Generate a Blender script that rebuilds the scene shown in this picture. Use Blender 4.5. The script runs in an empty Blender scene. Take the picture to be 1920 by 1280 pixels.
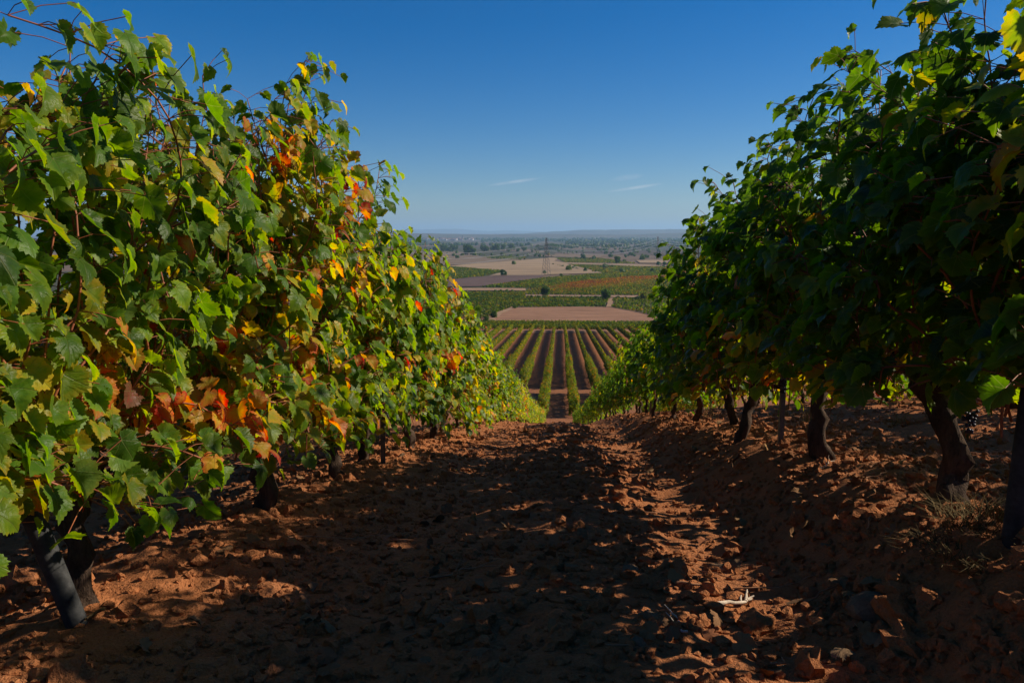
import bpy, math, random
import numpy as np
from mathutils import Matrix, Vector, Euler

sc = bpy.context.scene
col = sc.collection
R = math.radians

# ------------------------------------------------------------------ camera, sky, sun, exposure
CAMZ, FPX = 0.95, 1493.0
YAW, PITCH = R(3.45), R(7.74)
SUN_EL, SUN_AZ = R(31.5), R(13)          # azimuth: from +x (right of the lane) turned towards +y (ahead)
cam = bpy.data.cameras.new('camera'); cam.lens = 28.0; cam.sensor_width = 36.0
cam.clip_start = 0.05; cam.clip_end = 80000
cob = bpy.data.objects.new('camera', cam); col.objects.link(cob)
cob.location = (0, 0, CAMZ); cob.rotation_euler = (R(90) - PITCH, 0, YAW)
sc.camera = cob

sun_dir = Vector((math.cos(SUN_EL) * math.cos(SUN_AZ), math.cos(SUN_EL) * math.sin(SUN_AZ), math.sin(SUN_EL)))
sl = bpy.data.lights.new('sun', 'SUN'); sl.energy = 5.0; sl.angle = R(0.53); sl.color = (1.0, 0.86, 0.68)
so = bpy.data.objects.new('sun', sl); col.objects.link(so)
so.rotation_euler = sun_dir.to_track_quat('Z', 'Y').to_euler()

w = bpy.data.worlds.new('World'); sc.world = w; w.use_nodes = True
nt = w.node_tree; nt.nodes.clear()
N = nt.nodes.new; K = nt.links.new
sky = N('ShaderNodeTexSky'); sky.sky_type = 'NISHITA'; sky.sun_disc = False
sky.sun_elevation = SUN_EL; sky.sun_rotation = math.atan2(sun_dir.x, sun_dir.y)
sky.altitude = 700; sky.air_density = 1.0; sky.dust_density = 0.5; sky.ozone_density = 5.0
hs = N('ShaderNodeHueSaturation'); hs.inputs['Saturation'].default_value = 1.42; hs.inputs['Hue'].default_value = .502
K(sky.outputs[0], hs.inputs['Color'])
mu = N('ShaderNodeMixRGB'); mu.blend_type = 'MULTIPLY'; mu.inputs[0].default_value = 1.0; mu.inputs[2].default_value = (.90, .95, 1.06, 1); K(hs.outputs[0], mu.inputs[1])
# thin cirrus streaks, placed by direction in the sky
tc = N('ShaderNodeTexCoord'); sx = N('ShaderNodeSeparateXYZ'); K(tc.outputs['Generated'], sx.inputs[0])
def mth(op, a, b=None, c=None):
    n = N('ShaderNodeMath'); n.operation = op
    for i, v in enumerate((a, b, c)):
        if v is None: continue
        if isinstance(v, (int, float)): n.inputs[i].default_value = v
        else: K(v, n.inputs[i])
    return n.outputs[0]
az = mth('ARCTAN2', sx.outputs[0], sx.outputs[1]); el = mth('ARCSINE', sx.outputs[2])
def streak(a0, e0, ha, he, tilt):
    da = mth('SUBTRACT', az, a0)
    de = mth('SUBTRACT', mth('SUBTRACT', el, e0), mth('MULTIPLY', da, tilt))
    ra = mth('POWER', mth('ABSOLUTE', mth('DIVIDE', da, ha)), 2.0)
    re = mth('POWER', mth('ABSOLUTE', mth('DIVIDE', de, he)), 2.0)
    return mth('MAXIMUM', mth('SUBTRACT', 1.0, mth('ADD', ra, re)), 0.0)
def az_of(px): return math.atan((px - 960) / FPX) - YAW
def el_of(py): return math.atan((640 - py) / FPX) - PITCH
s1 = streak(az_of(965), el_of(341), .036, .0022, .14)
s2 = streak(az_of(1187), el_of(353), .036, .0022, .14)
s3 = streak(az_of(1172), el_of(334), .022, .004, .12)
s4 = streak(az_of(668), el_of(356), .022, .0012, -.12)
nz = N('ShaderNodeTexNoise'); nz.inputs['Scale'].default_value = 90; nz.inputs['Detail'].default_value = 4
K(tc.outputs['Generated'], nz.inputs['Vector'])
cl = mth('ADD', mth('ADD', mth('MULTIPLY', s1, .30), mth('MULTIPLY', s2, .34)), mth('ADD', mth('MULTIPLY', s3, .16), mth('MULTIPLY', s4, .14)))
cl = mth('MULTIPLY', cl, mth('MULTIPLY', nz.outputs['Fac'], 1.7))
mx = N('ShaderNodeMixRGB'); K(cl, mx.inputs[0]); K(mu.outputs[0], mx.inputs[1]); mx.inputs[2].default_value = (9, 9.2, 9.6, 1)
bg = N('ShaderNodeBackground'); bg.inputs['Strength'].default_value = 0.064
K(mx.outputs[0], bg.inputs['Color'])
wo = N('ShaderNodeOutputWorld'); K(bg.outputs[0], wo.inputs['Surface'])

vs = sc.view_settings
vs.view_transform = 'Standard'; vs.look = 'None'; vs.exposure = 0.42; vs.gamma = 1.0
sc.render.engine = 'CYCLES'
sc.cycles.use_denoising = True
sc.cycles.max_bounces = 8; sc.cycles.diffuse_bounces = 2; sc.cycles.transmission_bounces = 4
sc.cycles.transparent_max_bounces = 8; sc.cycles.volume_bounces = 1

# ------------------------------------------------------------------ helpers
def tag(o, label=None, cat=None, group=None, kind=None):
    if label: o['label'] = label
    if cat: o['category'] = cat
    if group: o['group'] = group
    if kind: o['kind'] = kind
    return o
def empty(name, loc=(0, 0, 0), rz=0.0):
    o = bpy.data.objects.new(name, None); col.objects.link(o)
    o.empty_display_size = 0.2; o.location = loc; o.rotation_euler = (0, 0, rz); return o
def link(name, me, mats=(), parent=None, loc=None):
    o = bpy.data.objects.new(name, me); col.objects.link(o)
    for m in (mats if isinstance(mats, (list, tuple)) else [mats]):
        if not me.materials or len(me.materials) < len(mats if isinstance(mats, (list, tuple)) else [mats]): me.materials.append(m)
    if parent: o.parent = parent
    if loc is not None: o.location = loc
    return o
def copy_tree(o, parent=None):
    c = o.copy(); col.objects.link(c); c.parent = parent
    for ch in o.children: copy_tree(ch, c)
    return c
def mesh(name, V, F, cols=None, xy=None, smooth=True, mi=None):
    """V (n,3), F (m,k) one polygon size"""
    V = np.asarray(V, np.float32).reshape(-1, 3); F = np.asarray(F, np.int32)
    me = bpy.data.meshes.new(name); m, k = F.shape
    me.vertices.add(len(V)); me.vertices.foreach_set('co', V.ravel())
    me.loops.add(m * k); me.loops.foreach_set('vertex_index', F.ravel())
    me.polygons.add(m); me.polygons.foreach_set('loop_start', np.arange(0, m * k, k, dtype=np.int32))
    me.polygons.foreach_set('use_smooth', np.full(m, smooth, dtype=bool))
    if mi is not None: me.polygons.foreach_set('material_index', np.asarray(mi, np.int32))
    if cols is not None:
        a = me.attributes.new('leafdata', 'FLOAT_COLOR', 'POINT')
        a.data.foreach_set('color', np.asarray(cols, np.float32).ravel())
    if xy is not None:
        a = me.attributes.new('leafxy', 'FLOAT_VECTOR', 'POINT')
        a.data.foreach_set('vector', np.asarray(xy, np.float32).ravel())
    me.update(calc_edges=True); me.validate()
    return me
class MB:
    """collects triangles/quads (as tris) into one mesh"""
    def __init__(s): s.V = []; s.F = []; s.n = 0; s.M = []
    def add(s, V, F, mi=0):
        V = np.asarray(V, float).reshape(-1, 3); F = np.asarray(F, int)
        if F.shape[1] == 4: F = np.vstack([F[:, [0, 1, 2]], F[:, [0, 2, 3]]])
        s.V.append(V); s.F.append(F + s.n); s.n += len(V); s.M.append(np.full(len(F), mi))
    def tube(s, P, rad, seg=6, mi=0, cap=True, squash=None):
        P = np.asarray(P, float); n = len(P)
        rad = np.full(n, rad, float) if np.isscalar(rad) else np.asarray(rad, float)
        T = np.gradient(P, axis=0); T /= np.linalg.norm(T, axis=1)[:, None] + 1e-9
        ref = np.array([0.0, 1, 0]) if abs(T[0][1]) < .8 else np.array([1.0, 0, 0])
        A = np.cross(T, ref); A /= np.linalg.norm(A, axis=1)[:, None] + 1e-9
        B = np.cross(T, A)
        th = np.arange(seg) / seg * 2 * np.pi
        V = P[:, None] + rad[:, None, None] * (np.cos(th)[None, :, None] * A[:, None] + np.sin(th)[None, :, None] * B[:, None])
        V = V.reshape(-1, 3)
        i = np.arange(n - 1)[:, None] * seg; j = np.arange(seg)[None]; j2 = (j + 1) % seg
        F = np.stack([i + j, i + j2, i + seg + j2, i + seg + j], -1).reshape(-1, 4)
        s.add(V, F, mi)
        if cap:
            for e, c in ((0, P[0]), (n - 1, P[-1])):
                ring = V[e * seg:(e + 1) * seg]
                s.add(np.vstack([ring, c[None]]), np.array([[k, (k + 1) % seg, seg] for k in range(seg)]), mi)
    def box(s, c, d, mi=0, rz=0.0):
        x, y, z = np.array(d) / 2
        V = np.array([[a, b, e] for a in (-x, x) for b in (-y, y) for e in (-z, z)])
        cs, sn = math.cos(rz), math.sin(rz)
        V = np.stack([V[:, 0] * cs - V[:, 1] * sn, V[:, 0] * sn + V[:, 1] * cs, V[:, 2]], 1) + np.array(c)
        s.add(V, np.array([[0, 1, 3, 2], [4, 6, 7, 5], [0, 4, 5, 1], [2, 3, 7, 6], [0, 2, 6, 4], [1, 5, 7, 3]]), mi)
    def build(s, name, smooth=True):
        return mesh(name, np.vstack(s.V), np.vstack(s.F), smooth=smooth, mi=np.concatenate(s.M))

def vnoise(x, y, seed=0):
    x = np.asarray(x, float); y = np.asarray(y, float)
    xi = np.floor(x).astype(np.int64); yi = np.floor(y).astype(np.int64); fx = x - xi; fy = y - yi
    fx = fx * fx * (3 - 2 * fx); fy = fy * fy * (3 - 2 * fy)
    def h(a, b):
        n = (a * 374761393 + b * 668265263 + seed * 144665) & 0x7fffffff
        n = ((n ^ (n >> 13)) * 1274126177) & 0x7fffffff
        return ((n ^ (n >> 16)) & 0xffff) / 65535.0 * 2 - 1
    return (h(xi, yi) * (1 - fx) + h(xi + 1, yi) * fx) * (1 - fy) + (h(xi, yi + 1) * (1 - fx) + h(xi + 1, yi + 1) * fx) * fy

# ------------------------------------------------------------------ terrain
PT = np.array([(-40, 4.2), (-10, .25), (0, -.95), (2, -1.19), (3.9, -1.46), (6.2, -1.88), (10, -2.62), (13.6, -3.36), (16, -3.89), (20, -4.84),
               (30, -7.33), (45, -11.1), (58, -14.3), (66, -16.05), (72, -17.0), (80, -17.8), (93, -18.8), (150, -22.6), (222, -27.0), (245, -28.3),
               (262, -29.4), (330, -31.2), (400, -32.4), (520, -34.3), (700, -37), (1000, -40.5), (1600, -45), (3000, -50), (6000, -52), (60000, -52)], float)
_x, _y = PT[:, 0], PT[:, 1] + CAMZ
_d = np.diff(_y) / np.diff(_x); _h = np.diff(_x)
_m = np.empty(len(_x)); _m[0] = _d[0]; _m[-1] = _d[-1]
_m[1:-1] = (_d[:-1] * _h[1:] + _d[1:] * _h[:-1]) / (_h[:-1] + _h[1:])
def prof(y):
    y = np.clip(np.asarray(y, float), _x[0], _x[-1]); i = np.clip(np.searchsorted(_x, y) - 1, 0, len(_x) - 2)
    h = _h[i]; t = (y - _x[i]) / h
    return ((2 * t**3 - 3 * t**2 + 1) * _y[i] + (t**3 - 2 * t**2 + t) * h * _m[i] + (-2 * t**3 + 3 * t**2) * _y[i + 1] + (t**3 - t**2) * h * _m[i + 1])
LX, RX, SP = -1.5, 1.45, 2.95
def sstep(a, b, x):
    t = np.clip((x - a) / (b - a), 0, 1); return t * t * (3 - 2 * t)
def G0(x, y):
    x = np.asarray(x, float); y = np.asarray(y, float)
    b = sstep(.85, 1.4, x) * .27 + .10 * np.clip(x - RX, 0, 8) - .09 * np.clip(-x + LX, 0, 8)
    return prof(y) + b * np.exp(-(y / 35) ** 2)
def G(x, y):
    x = np.asarray(x, float); y = np.asarray(y, float)
    near = np.exp(-(np.maximum(y, 0) / 22) ** 2)
    rut = -.035 * np.exp(-((x - .72) / .22) ** 2) - .025 * np.exp(-((x + .62) / .25) ** 2) + .03 * np.exp(-((x - .1) / .3) ** 2)
    rut = rut + .05 * np.exp(-((x - LX) / .35) ** 2) + .03 * np.exp(-((x - RX) / .35) ** 2)
    rough = .45 + .55 * (1 - np.exp(-((x - .72) / .25) ** 2)) * (1 - .7 * np.exp(-((x + .62) / .25) ** 2))
    n = .030 * vnoise(x / .55, y / .6, 1) + rough * (.027 * vnoise(x / .17, y / .17, 2) + .014 * vnoise(x / .075, y / .075, 3) + .009 * vnoise(x / .045, y / .045, 4))
    return G0(x, y) + near * (rut + n)

def px_ray(px, py):
    d = Vector(((px - 960) / FPX, -(py - 640) / FPX, -1.0)); d.rotate(cob.rotation_euler); return d
def at(px, py):
    """ground point that the photo shows at this pixel (far terrain)"""
    d = px_ray(px, py); lo, hi = 1.0, 60000.0
    for _ in range(70):
        m = (lo + hi) / 2; p = d * (m / d.y)
        if CAMZ + p.z > float(prof(p.y)): lo = m
        else: hi = m
    p = d * (lo / d.y); return np.array([p.x, p.y])
_RI = np.array(cob.rotation_euler.to_matrix().transposed())
def project(P):
    q = (np.asarray(P, float) - np.array([0, 0, CAMZ])) @ _RI.T
    return 960 + FPX * q[:, 0] / -q[:, 2], 640 - FPX * q[:, 1] / -q[:, 2]
def inpoly(px, py, poly):
    r = np.zeros(len(px), bool); n = len(poly)
    for i in range(n):
        x1, y1 = poly[i]; x2, y2 = poly[(i + 1) % n]
        c = ((y1 > py) != (y2 > py)); r ^= c & (px < (x2 - x1) * (py - y1) / ((y2 - y1) or 1e-9) + x1)
    return r

# ------------------------------------------------------------------ materials
class Mat:
    def __init__(s, name):
        s.m = bpy.data.materials.new(name); s.m.use_nodes = True; s.t = s.m.node_tree; s.t.nodes.clear()
        s.out = s.n('ShaderNodeOutputMaterial')
    def n(s, ty, **kw):
        nd = s.t.nodes.new(ty)
        for k, v in kw.items():
            if k[0] == '_': setattr(nd, k[1:], v)
        return nd
    def set(s, sock, v):
        if hasattr(v, 'links') or isinstance(v, bpy.types.NodeSocket): s.t.links.new(v, sock)
        else: sock.default_value = v
    def math(s, op, a, b=None, clamp=False):
        nd = s.n('ShaderNodeMath', _operation=op, _use_clamp=clamp); s.set(nd.inputs[0], a)
        if b is not None: s.set(nd.inputs[1], b)
        return nd.outputs[0]
    def mix(s, f, a, b, ty='MIX'):
        nd = s.n('ShaderNodeMixRGB', _blend_type=ty); s.set(nd.inputs[0], f)
        for i, v in ((1, a), (2, b)): s.set(nd.inputs[i], v if not isinstance(v, tuple) else (*v[:3], 1))
        return nd.outputs[0]
    def noise(s, scale, detail=4, rough=.55, vec=None, out='Fac'):
        nd = s.n('ShaderNodeTexNoise'); nd.inputs['Scale'].default_value = scale; nd.inputs['Detail'].default_value = detail; nd.inputs['Roughness'].default_value = rough
        if vec is not None: s.set(nd.inputs['Vector'], vec)
        return nd.outputs[out]
    def ramp(s, f, stops, interp='LINEAR'):
        nd = s.n('ShaderNodeValToRGB'); s.set(nd.inputs[0], f); e = nd.color_ramp.elements; nd.color_ramp.interpolation = interp
        while len(e) < len(stops): e.new(0.5)
        for i, (p, c) in enumerate(stops): e[i].position = p; e[i].color = (*c, 1) if len(c) == 3 else c
        return nd.outputs[0]
    def pos(s): return s.n('ShaderNodeNewGeometry').outputs['Position']
    def obj(s): return s.n('ShaderNodeTexCoord').outputs['Object']
    def bsdf(s, color, rough=.8, bump=None, strength=.5, dist=.01, spec=.3, metal=0.0):
        p = s.n('ShaderNodeBsdfPrincipled'); s.set(p.inputs['Base Color'], color if not isinstance(color, tuple) else (*color, 1))
        s.set(p.inputs['Roughness'], rough); p.inputs['Specular IOR Level'].default_value = spec; p.inputs['Metallic'].default_value = metal
        if bump is not None:
            b = s.n('ShaderNodeBump'); b.inputs['Strength'].default_value = strength; b.inputs['Distance'].default_value = dist
            s.set(b.inputs['Height'], bump); s.set(p.inputs['Normal'], b.outputs[0])
        s.t.links.new(p.outputs[0], s.out.inputs['Surface']); return p

def soil_mat():
    m = Mat('red_soil'); p = m.pos()
    sep = m.n('ShaderNodeSeparateXYZ'); m.set(sep.inputs[0], p); X, Y = sep.outputs[0], sep.outputs[1]
    n1 = m.noise(1.3, 5, .6, p); n2 = m.noise(14, 6, .65, p); n3 = m.noise(90, 4, .6, p)
    c = m.ramp(n2, [(.25, (.24, .082, .030)), (.5, (.40, .148, .056)), (.75, (.52, .23, .10))])
    c = m.mix(m.ramp(n1, [(.35, (0, 0, 0)), (.7, (1, 1, 1))]), c, (.44, .16, .055), 'MIX')
    c = m.mix(.35, c, m.ramp(n3, [(.3, (.13, .052, .026)), (.75, (.42, .21, .11))]))
    # valley vineyard: deep shade of the lanes painted into a darker soil colour
    f0 = m.n('ShaderNodeMapRange'); m.set(f0.inputs[0], Y); f0.inputs[1].default_value = 60; f0.inputs[2].default_value = 74
    c = m.mix(m.math('MULTIPLY', f0.outputs[0], .5), c, (.115, .056, .030))
    # far plain: patchwork of dry fields and green plots
    mp = m.n('ShaderNodeMapping'); m.set(mp.inputs['Vector'], p); mp.inputs['Scale'].default_value = (.0042, .0016, 0)
    vo = m.n('ShaderNodeTexVoronoi'); vo.inputs['Scale'].default_value = 1.0; m.set(vo.inputs['Vector'], mp.outputs[0])
    sc_ = m.n('ShaderNodeSeparateColor'); m.set(sc_.inputs[0], vo.outputs['Color'])
    far = m.ramp(sc_.outputs[0], [(0, (.055, .06, .03)), (.28, (.05, .062, .028)), (.3, (.20, .13, .085)), (.45, (.12, .08, .055)), (.55, (.055, .062, .030)),
                                  (.62, (.09, .062, .048)), (.82, (.045, .055, .026)), (.88, (.20, .14, .095)), (.95, (.08, .075, .042))], 'CONSTANT')
    far = m.mix(.45, far, m.ramp(m.noise(.02, 5, .6, p), [(.35, (.038, .044, .024)), (.7, (.13, .10, .065))]))
    f = m.n('ShaderNodeMapRange'); m.set(f.inputs[0], Y); f.inputs[1].default_value = 225; f.inputs[2].default_value = 330
    c = m.mix(f.outputs[0], c, far)
    h = m.math('ADD', m.math('MULTIPLY', n2, 1.0), m.math('MULTIPLY', n3, .45))
    m.bsdf(c, .95, h, 1.0, .035, .08)
    return m.m
def simple(name, lo, hi, scale=3, rough=.85, strength=.3, dist=.02, spec=.25, detail=5, obj=True, metal=0.0, stretch=None):
    m = Mat(name); v = m.obj() if obj else m.pos()
    if stretch:
        mp = m.n('ShaderNodeMapping'); m.set(mp.inputs['Vector'], v); mp.inputs['Scale'].default_value = stretch; v = mp.outputs[0]
    n = m.math('ADD', m.math('MULTIPLY', m.noise(scale, detail, .6, v), .62), m.math('MULTIPLY', m.noise(scale * 7, detail, .6, v), .38))
    m.bsdf(m.ramp(n, [(.36, lo), (.64, hi)]), rough, n, strength, dist, spec, metal); return m.m

def leaf_mat(name, veins=True, bright=1.0, spec=.19):
    m = Mat(name)
    a = m.n('ShaderNodeAttribute', _attribute_name='leafdata'); s = m.n('ShaderNodeSeparateColor'); m.set(s.inputs[0], a.outputs['Color'])
    age, edge, rnd = s.outputs[0], s.outputs[1], s.outputs[2]
    au = m.n('ShaderNodeAttribute', _attribute_name='autumn'); au.attribute_type = 'OBJECT'
    n = m.noise(38, 3, .6, m.obj())
    A = m.math('ADD', m.math('ADD', age, au.outputs['Fac']), m.math('MULTIPLY', m.math('SUBTRACT', n, .5), .28))
    A = m.math('ADD', A, m.math('MULTIPLY', edge, .14))
    k = bright
    def C(r, g, b): return (r * k, g * k, b * k)
    c = m.ramp(A, [(.0, C(.022, .052, .012)), (.28, C(.060, .132, .011)), (.43, C(.135, .205, .011)), (.55, C(.31, .255, .014)), (.64, C(.38, .24, .022)),
                   (.73, C(.42, .15, .022)), (.82, C(.38, .055, .020)), (.91, C(.22, .030, .022)), (1.0, C(.14, .065, .035))])
    hsv = m.n('ShaderNodeHueSaturation'); m.set(hsv.inputs['Color'], c); m.set(hsv.inputs['Value'], m.math('ADD', m.math('MULTIPLY', rnd, .7), .65)); c = hsv.outputs[0]
    bump = None
    if veins:
        xy = m.n('ShaderNodeAttribute', _attribute_name='leafxy'); q = m.n('ShaderNodeSeparateXYZ'); m.set(q.inputs[0], xy.outputs['Vector'])
        ax = m.math('ABSOLUTE', q.outputs[0]); y = q.outputs[1]; best = None
        for th in (0.0, .82, 1.62):
            dd = m.math('ABSOLUTE', m.math('SUBTRACT', m.math('MULTIPLY', ax, math.cos(th)), m.math('MULTIPLY', y, math.sin(th))))
            along = m.math('ADD', m.math('MULTIPLY', ax, math.sin(th)), m.math('MULTIPLY', y, math.cos(th)))
            dd = m.math('ADD', dd, m.math('MULTIPLY', m.math('LESS_THAN', along, 0.0), 1.0))
            best = dd if best is None else m.math('MINIMUM', best, dd)
        v = m.math('SUBTRACT', 1.0, m.math('DIVIDE', best, .022), True)
        c = m.mix(m.math('MULTIPLY', v, .45), c, (.20, .22, .07))
        cr = m.noise(75, 3, .6, m.obj())
        bump = m.math('ADD', m.math('MULTIPLY', v, -.6), cr)
    bf = m.n('ShaderNodeNewGeometry').outputs['Backfacing']
    front = c; back = m.mix(.28, c, (.11, .15, .055))
    cc = m.mix(bf, front, back)
    p = m.n('ShaderNodeBsdfPrincipled'); m.set(p.inputs['Base Color'], cc); p.inputs['Roughness'].default_value = .42; p.inputs['Specular IOR Level'].default_value = spec
    t = m.n('ShaderNodeBsdfTranslucent'); tcx = m.n('ShaderNodeHueSaturation'); m.set(tcx.inputs['Color'], c); tcx.inputs['Saturation'].default_value = 1.15; tcx.inputs['Value'].default_value = 2.5; tcx.inputs['Hue'].default_value = .488
    m.set(t.inputs['Color'], tcx.outputs[0])
    if bump is not None:
        b = m.n('ShaderNodeBump'); b.inputs['Strength'].default_value = .55; b.inputs['Distance'].default_value = .004; m.set(b.inputs['Height'], bump); m.set(p.inputs['Normal'], b.outputs[0])
    mxs = m.n('ShaderNodeMixShader'); mxs.inputs[0].default_value = .48
    m.t.links.new(p.outputs[0], mxs.inputs[1]); m.t.links.new(t.outputs[0], mxs.inputs[2]); m.t.links.new(mxs.outputs[0], m.out.inputs['Surface'])
    return m.m

M = dict(
    soil=soil_mat(),
    leaf=leaf_mat('vine_leaf'), leaf_far=leaf_mat('vine_leaf_far', False),
    tree=leaf_mat('tree_leaf', False, .62, .2), leaf_valley=leaf_mat('vine_leaf_valley', False, .66, .10), field_leaf=leaf_mat('field_leaf', False, .55, .1),
    bark=simple('vine_bark', (.028, .019, .014), (.11, .075, .055), 26, .95, .9, .02, .1, stretch=(1, 1, .22)),
    tbark=simple('tree_bark', (.05, .035, .025), (.14, .10, .07), 4, .95),
    cane=simple('cane_bark', (.16, .045, .02), (.36, .12, .05), 14, .55, .2, .004, .35),
    berry=simple('grape_skin', (.008, .007, .016), (.03, .028, .06), 30, .4, .1, .002, .4),
    steel=simple('weathered_steel', (.07, .068, .065), (.16, .155, .15), 18, .55, .15, .002, .4, metal=.6),
    pipe=simple('grey_post_paint', (.022, .024, .026), (.06, .062, .064), 12, .75, .5, .006, .12),
    wire=simple('galvanised_wire', (.22, .22, .22), (.38, .38, .38), 20, .45, .0, .001, .5, metal=.7),
    stone=simple('pale_stone', (.12, .075, .048), (.26, .165, .10), 22, .95, .8, .012, .04),
    driftwood=simple('bleached_root', (.36, .29, .22), (.62, .54, .44), 40, .85, .5, .004, .2),
    twig=simple('dry_twig', (.22, .10, .05), (.42, .22, .12), 30, .8, .3, .003, .2),
    straw=simple('dry_straw', (.34, .21, .07), (.52, .36, .14), 12, .8, .0, .001, .25),
    dullgrass=simple('dull_grass', (.05, .04, .016), (.14, .095, .04), 12, .9, .0, .001, .1),
    weed=simple('dry_weed', (.10, .10, .03), (.34, .22, .08), 6, .8, .0, .001, .25),
    plough=simple('ploughed_field', (.14, .074, .042), (.35, .195, .115), .30, .95, .5, .3, .1, obj=False, stretch=(.16, 1.0, 1)),
    stubble=simple('stubble_field', (.17, .12, .072), (.38, .275, .165), .06, .95, .2, .2, .1, obj=False, stretch=(.2, 1, 1)),
    track=simple('dirt_track_surface', (.21, .135, .08), (.34, .22, .135), .2, .95, .2, .1, .1, obj=False),
    darkfield=simple('fallow_field', (.085, .055, .048), (.13, .088, .072), .05, .95, .3, .3, .1, obj=False),
    brownfield=simple('brown_field', (.10, .075, .048), (.23, .165, .105), .05, .95, .2, .3, .1, obj=False, stretch=(.2, 1, 1)),
    green=simple('green_crop', (.045, .058, .022), (.085, .088, .036), .05, .9, .3, .5, .1, obj=False),
    hill=simple('hill_scrub', (.05, .06, .035), (.13, .10, .07), .004, .95, .0, 1, .1, obj=False),
    wallw=simple('white_render', (.42, .40, .37), (.58, .56, .53), .4, .9, .0, .01, .2),
    rooft=simple('clay_roof', (.24, .11, .07), (.36, .17, .11), .6, .9, .0, .01, .2),
)
def dry_leaf_mat():
    m = Mat('fallen_leaf'); oi = m.n('ShaderNodeObjectInfo')
    c = m.ramp(oi.outputs['Random'], [(0, (.12, .06, .03)), (.3, (.20, .11, .05)), (.5, (.30, .08, .03)), (.65, (.12, .085, .05)), (.8, (.26, .16, .06)), (1, (.17, .125, .08))])
    c = m.mix(.4, c, m.ramp(m.noise(50, 3, .6, m.obj()), [(.3, (.10, .055, .03)), (.7, (.40, .25, .14))]))
    m.bsdf(m.mix(.18, c, (.16, .07, .03)), .85, m.noise(60, 3, .6, m.obj()), .4, .003, .05); return m.m
M['dry'] = dry_leaf_mat()

# ------------------------------------------------------------------ ground: one sheet to the horizon
def axis(spec, start):
    v = [start]
    for end, first, grow in spec:
        while v[-1] < end: v.append(v[-1] + first + grow * abs(v[-1]))
    return np.array(v)
xs = axis([(2.4, .026, 0)], -2.4)
xr = axis([(12, .03, .02), (60000, .05, .07)], 2.43)
xl = -axis([(12, .03, .02), (60000, .05, .07)], 2.43)[::-1]
xs = np.concatenate([xl, xs, xr])
ys = np.concatenate([np.array([-40, -25, -15, -9, -6, -4, -3, -2.2, -1.6, -1.1, -.6, -.2]), axis([(3.3, .022, 0), (20, .0, .0062), (320, .0, .016), (60000, 0, .05)], .1)])
gx, gy = np.meshgrid(xs, ys)
gz = G(gx, gy)
nx, ny = len(xs), len(ys)
ii = (np.arange(ny - 1)[:, None] * nx + np.arange(nx - 1)[None]).ravel()
gm = mesh('ground', np.stack([gx, gy, gz], -1).reshape(-1, 3), np.stack([ii, ii + 1, ii + nx + 1, ii + nx], 1))
tag(link('ground', gm, M['soil']), kind='structure')

# clods of earth on the lane (nobody could count them)
def ico(sub):
    import bmesh
    bm = bmesh.new(); bmesh.ops.create_icosphere(bm, subdivisions=sub, radius=1.0)
    V = np.array([v.co[:] for v in bm.verts]); F = np.array([[v.index for v in f.verts] for f in bm.faces]); bm.free(); return V, F
rg = np.random.default_rng(5)
def rocks(n, xr, yr, smin, smax, sub, seed, powr=2.2, mask=True):
    rg = np.random.default_rng(seed)
    V0, F0 = ico(sub)
    y = yr[0] * (yr[1] / yr[0]) ** rg.random(n * 2); x = rg.uniform(xr[0], xr[1], n * 2)
    if mask:
        keep = rg.random(n * 2) < np.clip(.25 + .75 * (1 - .9 * np.exp(-((x - .72) / .22) ** 2)) * (1 - .75 * np.exp(-((x + .62) / .25) ** 2)) * (.55 + .6 * vnoise(x / .4, y / .5, 9)), 0, 1)
        x, y = x[keep][:n], y[keep][:n]
    n = len(x); s = smin * (1 - rg.random(n) * (1 - (smin / smax) ** powr)) ** (-1 / powr)
    sc3 = s[:, None] * rg.uniform(.65, 1.25, (n, 3)) * np.array([1, 1, .8])
    d = 1 + .30 * rg.standard_normal((n, len(V0))).clip(-1.3, 1.3) * (.9 if sub > 1 else .7)
    P = V0[None] * d[..., None] * sc3[:, None]
    a = rg.random(n) * 6.283; c, q = np.cos(a)[:, None], np.sin(a)[:, None]
    P = np.stack([P[..., 0] * c - P[..., 1] * q, P[..., 0] * q + P[..., 1] * c, P[..., 2]], -1)
    P += np.stack([x, y, G(x, y) + s * .22], -1)[:, None]
    F = (F0[None] + (np.arange(n) * len(V0))[:, None, None]).reshape(-1, 3)
    return P.reshape(-1, 3), F
cb = MB()
cb.add(*rocks(14000, (-2.3, 2.3), (1.3, 12), .010, .036, 1, 1, 2.4))
cb.add(*rocks(1900, (-2.3, 2.3), (1.4, 14), .016, .070, 2, 2))
cb.add(*rocks(2600, (-3.2, 3.2), (6, 20), .015, .05, 1, 3))
cb.add(*rocks(1500, (1.9, 6), (2.5, 12), .012, .045, 1, 4, mask=False))
cb.add(*rocks(1500, (-5, -1.9), (2, 12), .012, .045, 1, 6, mask=False))
tag(link('soil_clods', cb.build('soil_clods', smooth=False), M['soil']), label='crumbly red earth clods strewn over the lane', kind='stuff')

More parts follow.
